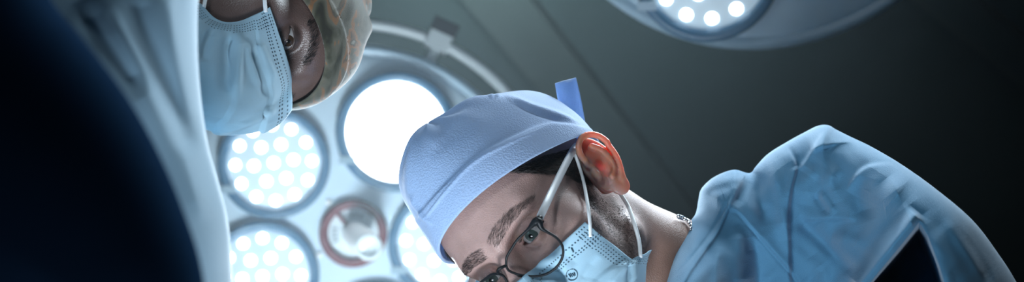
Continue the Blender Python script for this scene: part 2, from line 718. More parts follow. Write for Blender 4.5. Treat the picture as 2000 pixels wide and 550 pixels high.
# face mask: pleated sheet between two ear edges
def mask_grid(H, top, bot, side, nu=90, nv=70, bulge=0.03, pleat=0.0035, clear=0.004, nose=0.0, wr=0.0012, seed=3, push=None):
    """top/bot: half edges from the ear side (u=1) to the middle (u=0), side: ear edge from top to bottom (head coordinates, right side)"""
    top, bot, side = (smooth_line(x, 12) for x in (top, bot, side))

    def samp(c, t):
        s = np.r_[0, np.cumsum(np.linalg.norm(np.diff(c, axis=0), axis=1))]
        return np.stack([np.interp(t * s[-1], s, c[:, i]) for i in range(3)], -1)
    u = np.linspace(-1, 1, 2 * nu + 1)
    v = np.linspace(0, 1, nv + 1)
    U, Vv = np.meshgrid(u, v, indexing='ij')
    a = 1 - np.abs(U)
    Tp, Bp = samp(top, a), samp(bot, a)
    Sp = samp(side, Vv)
    s0, s1 = side[0], side[-1]
    lin = Tp * (1 - Vv)[..., None] + Bp * Vv[..., None]
    dev = Sp - (s0 * (1 - Vv)[..., None] + s1 * Vv[..., None])
    G = lin + dev * (np.abs(U) ** 3)[..., None]
    G[..., 1] += bulge * np.sin(math.pi * np.clip(Vv * 0.92 + 0.04, 0, 1)) ** 0.9 * (1 - np.abs(U) ** 2.2)
    fr = (Vv * 3.6 + 0.15) % 1.0
    G[..., 1] += pleat * (fr - 0.5) * np.clip((1 - U ** 6), 0, 1) * np.clip(Vv * 8 - 0.6, 0, 1) * np.clip((1 - Vv) * 8, 0, 1)
    rng = np.random.default_rng(seed)
    for _ in range(14):
        ku, kv, ph = rng.normal(0, 7), rng.normal(0, 4), rng.uniform(0, 6)
        G[..., 1] += wr * np.sin(ku * U + kv * Vv + ph) * np.clip(1.3 - np.abs(U), 0, 1)
    G[..., 0] *= np.sign(U)
    if push is not None:
        pv, amp, u0, wu = push
        G += np.asarray(pv) * (amp * np.exp(-((U - u0) / wu) ** 2) * np.sin(math.pi * np.clip(Vv * 0.9, 0, 1)))[..., None]
    q = G.reshape(-1, 3)
    for _ in range(6):
        d = H.sdf(q.astype(np.float32))
        g = grad(H.sdf, q)
        g /= np.linalg.norm(g, axis=1)[:, None] + 1e-9
        q = q + np.clip(clear - d, 0, 0.02)[:, None] * g
    uv = np.stack([U * 0.5 + 0.5, 1 - Vv], -1).reshape(-1, 2)
    return q.reshape(2 * nu + 1, nv + 1, 3), uv


def sheet(G, uv, thick, nrm_sign=1):
    """closed thin solid from a grid of points"""
    a, b = G.shape[:2]
    du = np.gradient(G, axis=0)
    dv = np.gradient(G, axis=1)
    n = np.cross(du, dv)
    n /= np.linalg.norm(n, axis=-1)[..., None] + 1e-12
    V = np.concatenate([(G + n * thick / 2).reshape(-1, 3), (G - n * thick / 2).reshape(-1, 3)])
    I = np.arange(a * b).reshape(a, b)
    q = np.stack([I[:-1, :-1], I[1:, :-1], I[1:, 1:], I[:-1, 1:]], -1).reshape(-1, 4)
    m = a * b
    rim = np.concatenate([I[:, 0], I[-1, 1:], I[::-1, -1][1:], I[0, ::-1][1:-1]])
    r2 = np.roll(rim, -1)
    rq = np.stack([rim, rim + m, r2 + m, r2], -1)
    Q = np.concatenate([q, q[:, ::-1] + m, rq])
    return V, Q, (np.concatenate([uv, uv]) if uv is not None else None)


def split_quads(v, q):
    e = np.sort(np.stack([q, np.roll(q, -1, 1)], -1).reshape(-1, 2), 1)
    key = e[:, 0].astype(np.int64) * len(v) + e[:, 1]
    u, first, inv = np.unique(key, return_index=True, return_inverse=True)
    n = len(v)
    mid = v[e[first]].mean(1)
    cen = v[q].mean(1)
    m = inv.reshape(-1, 4) + n
    c = np.arange(len(q)) + n + len(mid)
    Q = np.concatenate([np.stack([q[:, i], m[:, i], c, m[:, i - 1]], 1) for i in range(4)])
    return np.concatenate([v, mid, cen]), Q


def inflate(outline, depth, T, R, h=0.003, d0=1.2, fold=None, back=1.0, pad=0.03):
    """a stuffed body with the given outline; depth(x,y) its middle, T its half thickness, R how far from the outline it rounds over"""
    ol = smooth_line(outline, 6, closed=True)
    k = d0 / F
    A = ol
    Bq = np.roll(ol, -1, 0)

    def sd(x, y):
        p = np.stack([x, y], -1)
        best = np.full(len(x), 1e9)
        for i in range(len(A)):
            ab = Bq[i] - A[i]
            t = np.clip(((p - A[i]) @ ab) / (ab @ ab + 1e-9), 0, 1)
            w = p - A[i] - t[:, None] * ab
            best = np.minimum(best, (w * w).sum(1))
        return np.where(in_poly(p, ol), 1, -1) * np.sqrt(best) * k

    def fn(p):
        x, y, z = p[:, 0].astype(float) / k, p[:, 1].astype(float) / k, p[:, 2].astype(float)
        key = np.round(x, 3) * 1e5 + np.round(y, 3)
        _, first, inv = np.unique(key, return_index=True, return_inverse=True)
        xs, ys = x[first], y[first]
        s = sd(xs, ys)[inv]
        zm = depth(xs, ys)[inv]
        dz = zm - z
        Tn = np.where(dz > 0, T, T * back)
        return ((np.sqrt(np.clip(R - s, 0, None) ** 2 / R ** 2 + (dz / Tn) ** 2) - 1) * min(R, T)).astype(np.float32)
    lo2, hi2 = ol.min(0) * k - pad, ol.max(0) * k + pad
    xs, ys = np.meshgrid(np.linspace(*(np.r_[lo2[0], hi2[0]] / k), 40), np.linspace(*(np.r_[lo2[1], hi2[1]] / k), 40))
    zz = depth(xs.ravel(), ys.ravel())
    lo = (lo2[0], lo2[1], zz.min() - T - 0.06)
    hi = (hi2[0], hi2[1], zz.max() + T * back + 0.03)
    v, q = nets(fn, lo, hi, h, newton=0, lip=2.4)
    if fold is not None:                     # folds
        v, q = split_quads(v, q)             # folds pressed into the outer side
        x, y = v[:, 0] / k, v[:, 1] / k
        dz = depth(x, y) - v[:, 2]
        near = (dz > 0) & (y < 600)
        fo = np.zeros(len(v))
        fo[near] = fold(x[near], y[near]) * np.clip(sd(x[near], y[near]) / (0.018 + 0.045 * np.clip((x[near] - 1740) / 80, 0, 1)), 0, 1) * np.clip(dz[near] / (0.3 * T), 0, 1)
        v[:, 2] -= fo
    c = np.stack([(v[:, 0] / k - 1000) / F * v[:, 2], -(v[:, 1] / k - 275) / F * v[:, 2], -v[:, 2]], -1)
    # mirrored handedness of (x right, y down, depth): x,y,d -> x,-y,-d keeps orientation
    return c, q


def pl_dist(x, y, pts):
    """distance to, side of and position along a polyline"""
    p = np.stack([x, y], -1)
    pts = np.asarray(pts, float)
    best = np.full(len(x), 1e9)
    sgn = np.zeros(len(x))
    pos = np.zeros(len(x))
    L = np.r_[0, np.cumsum(np.linalg.norm(np.diff(pts, axis=0), axis=1))]
    for i in range(len(pts) - 1):
        ab = pts[i + 1] - pts[i]
        t = np.clip(((p - pts[i]) @ ab) / (ab @ ab), 0, 1)
        w = p - pts[i] - t[:, None] * ab
        d = np.sqrt((w * w).sum(1))
        c = ab[0] * w[:, 1] - ab[1] * w[:, 0]
        u = d < best
        best = np.where(u, d, best)
        sgn = np.where(u, np.sign(c), sgn)
        pos = np.where(u, (L[i] + t * (L[i + 1] - L[i])) / L[-1], pos)
    return best, sgn, pos


def fold_field(defs):
    """kinds: ('r', pts, width, height, fade) ridge/valley; ('s', pts, reach, height, fade) flap edge raised on the right-hand side of the line"""
    D = []
    for k, p, w, h, fd in defs:
        if k == 'r':
            lim = 0.0006 * w
            h *= 1.4
            h = max(-lim, min(lim, h))
        D.append((k, np.asarray(p, float) if k == 'P' else smooth_line(p, 5), w, h, fd))

    def f(x, y):
        o = np.zeros(len(x))
        for k, pts, w, h, fd in D:
            if k == 'P':                     # a hollow with the given outline
                d = pl_dist(x, y, np.concatenate([pts, pts[:1]]))[0]
                e = np.clip(d / w, 0, 1) * in_poly(np.stack([x, y], -1), pts)
                o += h * e * e * (3 - 2 * e)
                continue
            d, s, pos = pl_dist(x, y, pts)
            e = 1.0
            if fd:
                e = np.clip(pos / fd, 0, 1) * np.clip((1 - pos) / fd, 0, 1)
            if k in 'rR':
                o += h * e * np.exp(-(d / w) ** 2)
            else:
                sd_ = d * s
                o += 1.5 * h * e * (1 / (1 + np.exp(-np.clip(sd_ / 1.7, -40, 40)))) * np.exp(-np.clip(sd_, 0, None) / w)
        return o
    return f

# ------------------------------------------------------------------ the room
CEIL = 3.0
M_ceil = plain('ceiling_paint', (0.045, 0.078, 0.088), 0.8, bump=0.1, scale=30)
M_wall = plain('wall_paint', (0.06, 0.09, 0.10), 0.8, bump=0.1, scale=30)
M_floor = plain('floor_vinyl', (0.02, 0.04, 0.045), 0.5, bump=0.05, scale=60)
M_trim = plain('soffit_paint', (0.062, 0.094, 0.102), 0.7, bump=0.08, scale=30)


def structure(name, v, f, m):
    return tag(mesh(name, v, f, m, None, smooth=False), kind='structure')


def slab(name, x0, x1, y0, y1, z0, z1, m):
    v, f = box(((x0 + x1) / 2, (y0 + y1) / 2, (z0 + z1) / 2), (x1 - x0, y1 - y0, z1 - z0))
    return structure(name, v, f, m)


slab('floor', -3.5, 3.5, -2.5, 6, -0.1, 0, M_floor)
slab('ceiling', -3.5, 3.5, -2.5, 6, CEIL, CEIL + 0.1, M_ceil)
slab('wall_back', -3.5, 3.5, 6, 6.1, 0, CEIL, M_wall)
slab('wall_front', -3.5, 3.5, -2.6, -2.5, 0, CEIL, M_wall)
slab('wall_left', -3.6, -3.5, -2.5, 6, 0, CEIL, M_wall)
slab('wall_right', 3.5, 3.6, -2.5, 6, 0, CEIL, M_wall)


def on_ceiling(x, y):
    d = W(P(x, y, 1.0)) - CAM
    return CAM + d * ((CEIL - CAM[2]) / d[2])


def soffit(name, a, b, w, drop, m):
    """dropped boxed strip on the ceiling between two points, w to its right"""
    a, b = a[:2], b[:2]
    t = (b - a) / np.linalg.norm(b - a)
    n = np.array((-t[1], t[0])) * w
    a, b = a - t * 1.2, b + t * 1.5
    q = [a, b, b + n, a + n]
    v = [(*p, z) for z in (CEIL - drop, CEIL) for p in q]
    f = [(3, 2, 1, 0), (4, 5, 6, 7), (0, 1, 5, 4), (1, 2, 6, 5), (2, 3, 7, 6), (3, 0, 4, 7)]
    return structure(name, v, f, m)


soffit('trim_1', on_ceiling(917, 0), on_ceiling(1170, 300), -0.17, 0.035, M_trim)
soffit('trim_2', on_ceiling(1800, 0), on_ceiling(2000, 160), -0.12, 0.035, M_trim)

# ------------------------------------------------------------------ surgical lamps
M_lface = plain('lamp_face_plastic', (0.52, 0.66, 0.75), 0.4)
M_lrim = plain('lamp_rim_plastic', (0.28, 0.40, 0.48), 0.4)
M_pod = plain('pod_ring_blue', (0.035, 0.13, 0.23), 0.35)
M_grey = plain('lamp_arm_grey', (0.42, 0.47, 0.48), 0.35)
M_dark = plain('joint_black', (0.03, 0.035, 0.04), 0.4)
M_red = plain('handle_ring_red', (0.12, 0.012, 0.020), 0.6)
M_pale = plain('handle_plate_pale', (0.62, 0.70, 0.72), 0.4)
M_knob = plain('handle_knob_white', (0.85, 0.88, 0.88), 0.3)
M_mark = plain('plate_print_grey', (0.22, 0.27, 0.30), 0.6)
M_lens = emit('pod_lens_glow', (0.42, 0.54, 0.62), 0.5)
M_lens_hot = emit('pod_lens_bright_glow', (0.95, 0.98, 1.0), 5.0)
M_led = emit('led_glow', (0.92, 0.97, 1.0), 6.0)


def lamp(name, label, c, R, pods, hot, power, yoke, arm_top, group, handle=True):
    Rw = B3.T @ R
    root = empty(name, W(c), Rw)
    tag(root, label, 'surgical lamp', group)
    prof = [(0.0001, 0.0), (0.05, 0.0), (0.30, -0.006), (0.335, -0.012), (0.343, -0.020), (0.347, -0.020), (0.352, -0.012), (0.359, -0.014),
            (0.366, -0.026), (0.366, -0.045), (0.35, -0.07), (0.22, -0.105), (0.0001, -0.12)]
    cut = 4
    v, f = lathe(prof[:cut + 1], 96, cap=False)
    mesh('face_panel', v, [q[::-1] for q in f], M_lface, root)
    v, f = lathe(prof[cut:], 96, cap=False)
    mesh('housing', v, [q[::-1] for q in f], M_lrim, root)
    for i, (r, a, scl) in enumerate(pods):
        px, py = r * math.cos(math.radians(a)), r * math.sin(math.radians(a))
        T = np.array((px, py, -0.005))
        v, f = lathe([(0.106, 0.0), (0.105, 0.016), (0.100, 0.022), (0.088, 0.016), (0.087, 0.006)], 64, cap=False)
        ring = mesh('pod_ring', v * (scl, scl, 1) + T, [q[::-1] for q in f], M_pod, root)
        v, f = lathe([(0.0885 * math.cos(t), 0.004 + 0.012 * math.sin(t)) for t in np.linspace(0, math.pi / 2 - 1e-3, 9)], 64, cap=False)
        mesh('pod_lens', v * (scl, scl, 1) + T, [q[::-1] for q in f], M_lens_hot if i == hot else M_lens, ring)
        spots = [(0, 0)] + [(0.037 * math.cos(k * math.pi / 3 + 0.2 + i), 0.037 * math.sin(k * math.pi / 3 + 0.2 + i)) for k in range(6)] + \
                [(0.071 * math.cos(k * math.pi / 6 + 0.1 + i), 0.071 * math.sin(k * math.pi / 6 + 0.1 + i)) for k in range(12)]
        lv, lf = lathe([(0.0098 * math.cos(t), 0.006 * math.sin(t)) for t in np.linspace(0, math.pi / 2 - 1e-3, 5)], 16, cap=False)
        lf = [q[::-1] for q in lf]
        for sx, sy in spots:
            z = 0.004 + 0.012 * math.sqrt(max(0, 1 - (sx * sx + sy * sy) / 0.0885 ** 2))
            mesh('led', lv + T + (sx * scl, sy * scl, z), lf, M_led, ring)
        tv, tf = box(T + (-0.085 * scl, -0.05 * scl, 0.012), (0.03, 0.014, 0.022))
        mesh('pod_clip', tv, tf, M_lrim, ring, smooth=False)
    # screws
    for r, a in ((0.075, 128), (0.075, 8), (0.075, 212)) if handle else ():
        v, f = lathe([(0.006, 0), (0.005, 0.004), (0.0001, 0.005)], 12, cap=False)
        mesh('screw', v + (r * math.cos(math.radians(a)), r * math.sin(math.radians(a)), 0), [q[::-1] for q in f], M_knob, root)
    if handle:
        v, f = lathe([(0.065, 0), (0.064, 0.012), (0.056, 0.016), (0.048, 0.012), (0.047, 0.004)], 64, cap=False)
        hr = mesh('handle_ring', v, [q[::-1] for q in f], M_red, root)
        v, f = lathe([(0.048, 0.004), (0.02, 0.006), (0.0001, 0.007)], 48, cap=False)
        mesh('handle_plate', v, [q[::-1] for q in f], M_pale, hr)
        for a in (128, -50):
            ca, sa = math.cos(math.radians(a)), math.sin(math.radians(a))
            v, f = box((0.034 * ca, 0.034 * sa, 0.009), (0.03, 0.007, 0.008), ((ca, -sa, 0), (sa, ca, 0), (0, 0, 1)))
            if a > 0:
                mesh('spoke', v, f, M_red, hr, smooth=False)
        for a in (165, 178, 191, 204, 95, 80, 65):
            ca, sa = math.cos(math.radians(a)), math.sin(math.radians(a))
            v, f = box((0.036 * ca, 0.036 * sa, 0.0065), (0.011, 0.0035, 0.002), ((ca, -sa, 0), (sa, ca, 0), (0, 0, 1)))
            mesh('plate_print', v, f, M_mark, hr, smooth=False)
        ax = smooth_line([(0.0, 0.0, 0.005), (0.005, -0.003, 0.03), (0.015, -0.012, 0.06), (0.028, -0.023, 0.10)], 5)
        rr = np.interp(np.linspace(0, 1, len(ax)), (0, 0.2, 0.5, 0.85, 1), (0.022, 0.023, 0.024, 0.026, 0.024))
        v, f = tube(ax, rr, 24)
        kn = mesh('handle', v, f, M_knob, root)
        e = ax[-1]
        v, f = lathe([(0.024, 0), (0.0245, 0.008), (0.018, 0.010), (0.017, 0.002), (0.0001, 0.001)], 32, cap=False)
        mesh('handle_socket', v + e, [q[::-1] for q in f], M_pale, kn)
    # carrying yoke round the rim
    a0, a1, aj = yoke
    an = np.radians(np.linspace(a0, a1, 60))
    v, f = tube(np.stack([0.408 * np.cos(an), 0.408 * np.sin(an), np.full(60, -0.05)], -1), 0.0115, 12, ref=(0, 0, 1))
    yk = mesh('yoke', v, f, M_grey, root)
    ca, sa = math.cos(math.radians(aj)), math.sin(math.radians(aj))
    Rj = ((ca, -sa, 0), (sa, ca, 0), (0, 0, 1))
    v, f = box((0.408 * ca, 0.408 * sa, -0.04), (0.034, 0.046, 0.05), Rj)
    mesh('joint_block', v, f, M_grey, yk, smooth=False)
    v, f = box((0.436 * ca, 0.436 * sa, -0.036), (0.026, 0.052, 0.05), Rj)
    mesh('joint_cap', v, f, M_dark, yk, smooth=False)
    v, f = tube([(0.355 * ca, 0.355 * sa, -0.05), (0.41 * ca, 0.41 * sa, -0.05)], 0.012, 10)
    mesh('yoke_pin', v, f, M_grey, yk)
    # arm up to the ceiling
    ae = np.radians(a1)
    st = W(c) + Rw @ np.array((0.408 * math.cos(ae), 0.408 * math.sin(ae), -0.05))
    top = np.array(arm_top)
    pts = smooth_line([st, st + (0, 0, 0.12), np.array((top[0], top[1], 2.62)) * 0.6 + (st + (0, 0, 0.2)) * 0.4, (top[0], top[1], 2.7), (top[0], top[1], CEIL)], 8)
    v, f = tube((pts - W(c)) @ Rw, 0.022, 14)
    arm = mesh('suspension_arm', v, f, M_grey, root)
    v, f = lathe([(0.0001, 0), (0.07, 0), (0.09, 0.03), (0.09, 0.08)], 32, cap=False)
    v = (v + (top[0], top[1], CEIL - 0.08) - W(c)) @ Rw
    mesh('ceiling_canopy', v, f, M_grey, arm)
    l = bpy.data.lights.new('lamp_beam', 'AREA')
    l.shape = 'DISK'
    l.size = 0.5
    l.energy = power
    l.color = (0.76, 0.90, 1.0)
    l.spread = math.radians(100)
    lo = bpy.data.objects.new('lamp_beam', l)
    COL.objects.link(lo)
    lo.parent = root
    lo.location = (0, 0, 0.16)
    lo.rotation_euler = (math.pi, 0, 0)
    return root


def facing(px, py, d, tx=0.0, ty=0.0, roll=0.0):
    z = -P(px, py, d) / np.linalg.norm(P(px, py, d)) + np.array((tx, ty, 0))
    z /= np.linalg.norm(z)
    y = np.array((math.sin(roll), math.cos(roll), 0.0))
    x = np.cross(y, z)
    x /= np.linalg.norm(x)
    return np.stack([x, np.cross(z, x), z], 1)


cA = P(690, 455, 2.35)
wA = W(cA)
lamp('surgical_lamp', 'round pale surgical lamp with a dark red handle ring, behind the two surgeons', cA, facing(690, 455, 2.35, 0.0, -0.02),
     [(0.210, 67, 1.1), (0.200, 138, 1.0), (0.186, 205, 1.0), (0.200, 282, 1.0), (0.172, 353, 1.0)], 0, LAMP_POWER, (5, 112, 66),
     (wA[0] - 0.25, wA[1] - 0.1), 'surgical lamps')
cB = P(1475, -362, 1.87)
wB = W(cB)
lamp('surgical_lamp', 'dim blue-grey surgical lamp cut off by the upper right edge of the frame', cB, facing(1475, -362, 1.87),
     [(0.242, 252, 1.1), (0.22, 180, 1.0), (0.22, 108, 1.0), (0.22, 36, 1.0), (0.22, 324, 1.0)], -1, LAMP_POWER * 0.5, (60, 170, 100),
     (wB[0] + 0.1, wB[1] + 0.1), 'surgical lamps')

# ------------------------------------------------------------------ materials of the people
M_skin2 = skin_mat('skin_light')
M_ear2 = skin_mat('ear_skin_light', 1.0, (0.018, 0.005, 0.002), 0.45, 0.4, 0.15)
M_skin1 = skin_mat('skin_dark', 0.05, (0.006, 0.002, 0.001), 0.40, 0.7)
M_white_eye = plain('eye_white', (0.36, 0.35, 0.35), 0.15)
M_iris = plain('iris_grey_green', (0.06, 0.085, 0.08), 0.1)
M_iris_d = plain('iris_brown', (0.035, 0.02, 0.012), 0.1)
M_pupil = plain('pupil_black', (0.004, 0.004, 0.004), 0.08)
M_hair = plain('hair_dark_brown', (0.026, 0.022, 0.021), 0.5)
M_hair1 = plain('hair_black', (0.008, 0.007, 0.007), 0.5)
M_cap2 = cloth('cap_cloth_periwinkle', (0.35, 0.50, 0.75), (0.46, 0.61, 0.85), 560, 0.6, 0.4, 30, cell=True, trans=0.25)
M_gown2 = cloth('scrub_cloth_blue', (0.060, 0.185, 0.32), (0.090, 0.245, 0.39), 1500, 0.8, 0.3, 25)
M_gown1 = cloth('gown_cloth_pale_blue', (0.17, 0.29, 0.385), (0.22, 0.35, 0.445), 900, 0.3, 0.5, 12)
M_dark_front = cloth('dark_front_navy', (0.006, 0.018, 0.040), (0.008, 0.022, 0.05), 900, 0.2, 0.0, 12, spec=0.0)
M_loop = plain('ear_loop_white', (0.80, 0.84, 0.86), 0.7)
M_silver = plain('necklace_silver', (0.75, 0.76, 0.78), 0.2, 1.0)


def mask_mat(name, c, c2, rows, cols, dash=66.0, cdash=32.0):
    t = NT(name)
    uv = t.n('ShaderNodeTexCoord').outputs['UV']
    sp = t.n('ShaderNodeSeparateXYZ', Vector=uv)
    U, V = sp.outputs[0], sp.outputs[1]
    tc = t.n('ShaderNodeTexCoord').outputs['Object']

    def near(x, a, w):
        return t.math('LESS_THAN', t.math('ABSOLUTE', t.math('SUBTRACT', x, a)), w)
    tot = None
    du = t.math('LESS_THAN', t.math('FRACT', t.math('MULTIPLY', U, dash)), 0.45)
    dv = t.math('LESS_THAN', t.math('FRACT', t.math('MULTIPLY', V, cdash)), 0.42)
    for r in rows:
        m = t.math('MULTIPLY', near(V, r, 0.0065), du)
        tot = m if tot is None else t.math('MAXIMUM', tot, m)
    for cc in cols:
        for k in (cc, 1 - cc):
            tot = t.math('MAXIMUM', tot, t.math('MULTIPLY', near(U, k, 0.0026), dv))
    nz = t.n('ShaderNodeTexNoise', Vector=tc, Scale=60.0, Detail=4.0)
    fn = t.n('ShaderNodeTexNoise', Vector=tc, Scale=1600.0, Detail=2.0)
    base = t.mix(t.math('ADD', t.math('MULTIPLY', nz.outputs[0], 0.7), t.math('MULTIPLY', fn.outputs[0], 0.4)), rgb(c), rgb(c2))
    colr = t.mix(tot, base, (0.03, 0.06, 0.09, 1))
    t.set(Base_Color=colr, Roughness=0.8, Sheen_Weight=0.2)
    t.b.inputs['Specular IOR Level'].default_value = 0.2
    t.bump(t.math('SUBTRACT', fn.outputs[0], t.math('MULTIPLY', tot, 1.5)), 0.35, 0.0006)
    tr = t.n('ShaderNodeBsdfTranslucent', Color=base)
    mx = t.n('ShaderNodeMixShader', Fac=0.3)
    t.l(t.b.outputs[0], mx.inputs[1])
    t.l(tr.outputs[0], mx.inputs[2])
    t.l(mx.outputs[0], t.out.inputs[0])
    return t.m


M_mask2 = mask_mat('mask_blue', (0.40, 0.66, 0.82), (0.55, 0.78, 0.90), (0.93, 0.855, 0.83), (0.022, 0.036, 0.05, 0.064))
M_mask1 = mask_mat('mask_pale_blue', (0.40, 0.61, 0.73), (0.53, 0.73, 0.83), (0.95, 0.90, 0.875), (0.03, 0.045, 0.06, 0.075))


def camo_mat():
    t = NT('cap_cloth_camouflage')
    tc = t.n('ShaderNodeTexCoord').outputs['Object']
    mp = t.n('ShaderNodeMapping', Vector=tc)
    mp.inputs['Scale'].default_value = (1.8, 0.8, 0.8)
    n1 = t.n('ShaderNodeTexNoise', Vector=mp.outputs[0], Scale=24.0, Detail=3.0, Distortion=0.8)
    cr = t.n('ShaderNodeValToRGB')
    cr.color_ramp.interpolation = 'LINEAR'
    el = cr.color_ramp.elements
    el[0].position, el[0].color = 0.34, (0.025, 0.026, 0.018, 1)
    el[1].position, el[1].color = 0.70, (0.20, 0.19, 0.15, 1)
    for p, c in ((0.42, (0.06, 0.06, 0.04, 1)), (0.49, (0.10, 0.10, 0.072, 1)), (0.54, (0.13, 0.12, 0.09, 1)), (0.565, (0.24, 0.12, 0.055, 1)),
                 (0.60, (0.20, 0.11, 0.06, 1)), (0.63, (0.08, 0.075, 0.055, 1)), (0.66, (0.20, 0.19, 0.15, 1))):
        e = el.new(p)
        e.color = c
    t.l(n1.outputs[0], cr.inputs[0])
    wv = t.n('ShaderNodeTexNoise', Vector=tc, Scale=1400.0, Detail=1.0)
    t.set(Base_Color=cr.outputs[0], Roughness=0.8, Sheen_Weight=0.3)
    t.b.inputs['Specular IOR Level'].default_value = 0.2
    t.bump(wv.outputs[0], 0.5, 0.0006)
    tr = t.n('ShaderNodeBsdfTranslucent', Color=cr.outputs[0])
    mx = t.n('ShaderNodeMixShader', Fac=0.2)
    t.l(t.b.outputs[0], mx.inputs[1])
    t.l(tr.outputs[0], mx.inputs[2])
    t.l(mx.outputs[0], t.out.inputs[0])
    return t.m


M_cap1 = camo_mat()


def edge_fn(H, px, back, mirror_side):
    """height of the cap's edge round the head, from points along it"""
    p = H.hit(px, H.sdf, 0.006)
    ph = np.arctan2(np.abs(p[:, 0]), p[:, 1] + 0.012)
    ph = np.r_[ph, math.radians(150), math.radians(180)]
    z = np.r_[p[:, 2], back, back]
    A = np.stack([np.ones_like(ph), np.cos(ph), np.cos(2 * ph), np.cos(3 * ph)], 1)
    co = np.linalg.lstsq(A, z, rcond=None)[0]

    def edge(q):
        f = np.arctan2(np.abs(q[..., 0]), q[..., 1] + 0.012)
        return (co[0] + co[1] * np.cos(f) + co[2] * np.cos(2 * f) + co[3] * np.cos(3 * f)).astype(np.float32)
    return edge


# ------------------------------------------------------------------ the surgeon on the right
r2 = empty('person', W(P(1560, 640, 1.25)) * (1, 1, 0))
tag(r2, 'person in blue scrubs, plain blue cap, glasses and face mask, bending in from the right', 'person', 'surgeons at work')
O2 = np.array(r2.location)


def tone2(v):
    x, y, z = np.abs(v[:, 0]), v[:, 1], v[:, 2]
    base = np.array((0.36, 0.235, 0.21))
    c = np.tile(base, (len(v), 1))
    st = np.clip((-z - 0.045) / 0.03, 0, 1) * np.clip((y + 0.03) / 0.02, 0, 1) * np.clip((0.135 + z) / 0.02, 0, 1)
    st = np.maximum(st, np.clip(1 - np.abs(y - 0.012) / 0.012, 0, 1) * np.clip((0.02 - z) / 0.02, 0, 1) * np.clip((x - 0.05) / 0.01, 0, 1))
    c = c * (1 - 0.42 * st[:, None])
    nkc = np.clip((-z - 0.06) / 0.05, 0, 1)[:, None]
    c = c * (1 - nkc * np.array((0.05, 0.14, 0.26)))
    lid = np.exp(-(((x - 0.0315) / 0.02) ** 2 + ((y - 0.088) / 0.02) ** 2 + (z / 0.012) ** 2))
    c = c * (1 - 0.22 * lid[:, None] * np.array((0.8, 1, 1)))
    ear = np.clip((x - 0.079) / 0.004, 0, 1) * (np.abs(y + 0.012) < 0.05) * (np.abs(z) < 0.05)
    c = c * (1 - ear[:, None]) + ear[:, None] * np.array((0.40, 0.185, 0.125))
    return c


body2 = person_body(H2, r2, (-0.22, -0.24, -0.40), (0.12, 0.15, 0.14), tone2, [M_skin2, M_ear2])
eyeballs(H2, r2, (-0.10, 1.0, -0.12), [M_white_eye, M_iris, M_pupil])

EDGE2 = [(868, 478), (885, 445), (915, 400), (955, 360), (1000, 331), (1060, 306), (1100, 293), (1128, 272)]
edge2 = edge_fn(H2, EDGE2, -0.01, -1)


def folds2(p, z):
    a = np.arctan2(p[..., 0], p[..., 1])
    return (0.0022 * np.sin(a * 9 + z * 60) * np.clip(z * 12 - 0.5, 0, 1) + 0.002 * np.sin(p[..., 0] * 90 + p[..., 1] * 55)
            * np.clip(z * 12 - 0.6, 0, 1)).astype(np.float32)


CAPF2 = fold_field([
    ('s', [(815, 425), (838, 396), (880, 352), (930, 307), (1000, 270), (1073, 241), (1142, 250)], 200, 0.0018, 0),
    ('r', [(826, 436), (880, 368), (930, 318), (1000, 280), (1070, 250)], 3, 0.0007, 0.1),
    ('r', [(955, 183), (930, 196), (890, 236), (850, 290)], 12, 0.002, 0.3),
    ('r', [(920, 200), (880, 250), (840, 310)], 12, -0.0015, 0.3),
    ('r', [(985, 185), (1030, 205), (1090, 225), (1140, 248)], 7, 0.002, 0.2),
    ('r', [(1000, 200), (1050, 222), (1110, 240)], 4, -0.0015, 0.2),
    ('r', [(800, 380), (815, 405), (850, 440)], 5, 0.0018, 0.2),
    ('r', [(955, 190), (965, 178), (978, 188)], 6, 0.003, 0.3),
])
c2fn, c2out = cap_sdf([((0.0, -0.03, 0.050), (0.079, 0.095, 0.079)), (tuple(H2.loc(P(868, 332, 1.20))), (0.037, 0.045, 0.037))], edge2, 0.0, folds2)
v, q = nets(c2fn, (-0.12, -0.16, -0.04), (0.12, 0.13, 0.19), 0.0011)
v = sculpt(H2, v, c2out, CAPF2)
cap2 = mesh('surgical_cap', H2.world(v) - O2, q, M_cap2, r2)
# tie of the cap standing up behind the ear
tl = smooth_line([P(1104, 262, 1.245), P(1096, 225, 1.25), P(1089, 190, 1.245), P(1084, 163, 1.235)], 6)
tr_ = smooth_line([P(1147, 262, 1.25), P(1141, 225, 1.255), P(1134, 188, 1.25), P(1125, 151, 1.245)], 6)
G = np.stack([tl * (1 - s) + tr_ * s + np.array((0, 0, 0.004 * math.sin(s * 5))) for s in np.linspace(0, 1, 12)], 0)
v, q, uv = sheet(G, None, 0.0012)
mesh('cap_tie', W(v) - O2, q, M_cap2, cap2)

# hair at the temple, sideburn, brows and lashes
p, n, _ = scatter(H2, [(985, 338), (1060, 303), (1122, 286), (1132, 320), (1150, 362), (1120, 352), (1098, 338), (1060, 340), (1020, 338)], 2600, 5)
hairs(H2, r2, 'temple_hair', p, n, np.tile((0, -0.8, -0.6), (len(p), 1)), 0.010, 0.00013, M_hair, 0.25, 0.18)
p, n, _ = scatter(H2, [(1118, 345), (1150, 355), (1185, 395), (1215, 400), (1245, 440), (1262, 492), (1232, 515), (1195, 480), (1160, 440), (1140, 390)], 6500, 6)
hairs(H2, r2, 'beard', p, n, np.tile((0, 0.3, -1.0), (len(p), 1)), 0.0024, 0.000075, M_hair, 0.45, 0.3, 7)
bx = smooth_line([(958, 482), (972, 458), (990, 432), (1015, 408), (1045, 386)], 6)
bw = np.interp(np.linspace(0, 1, len(bx)), (0, 0.25, 0.6, 1), (11, 15, 11, 4))
nn = np.gradient(bx, axis=0)
nn = np.stack([-nn[:, 1], nn[:, 0]], -1) / np.linalg.norm(nn, axis=1)[:, None]
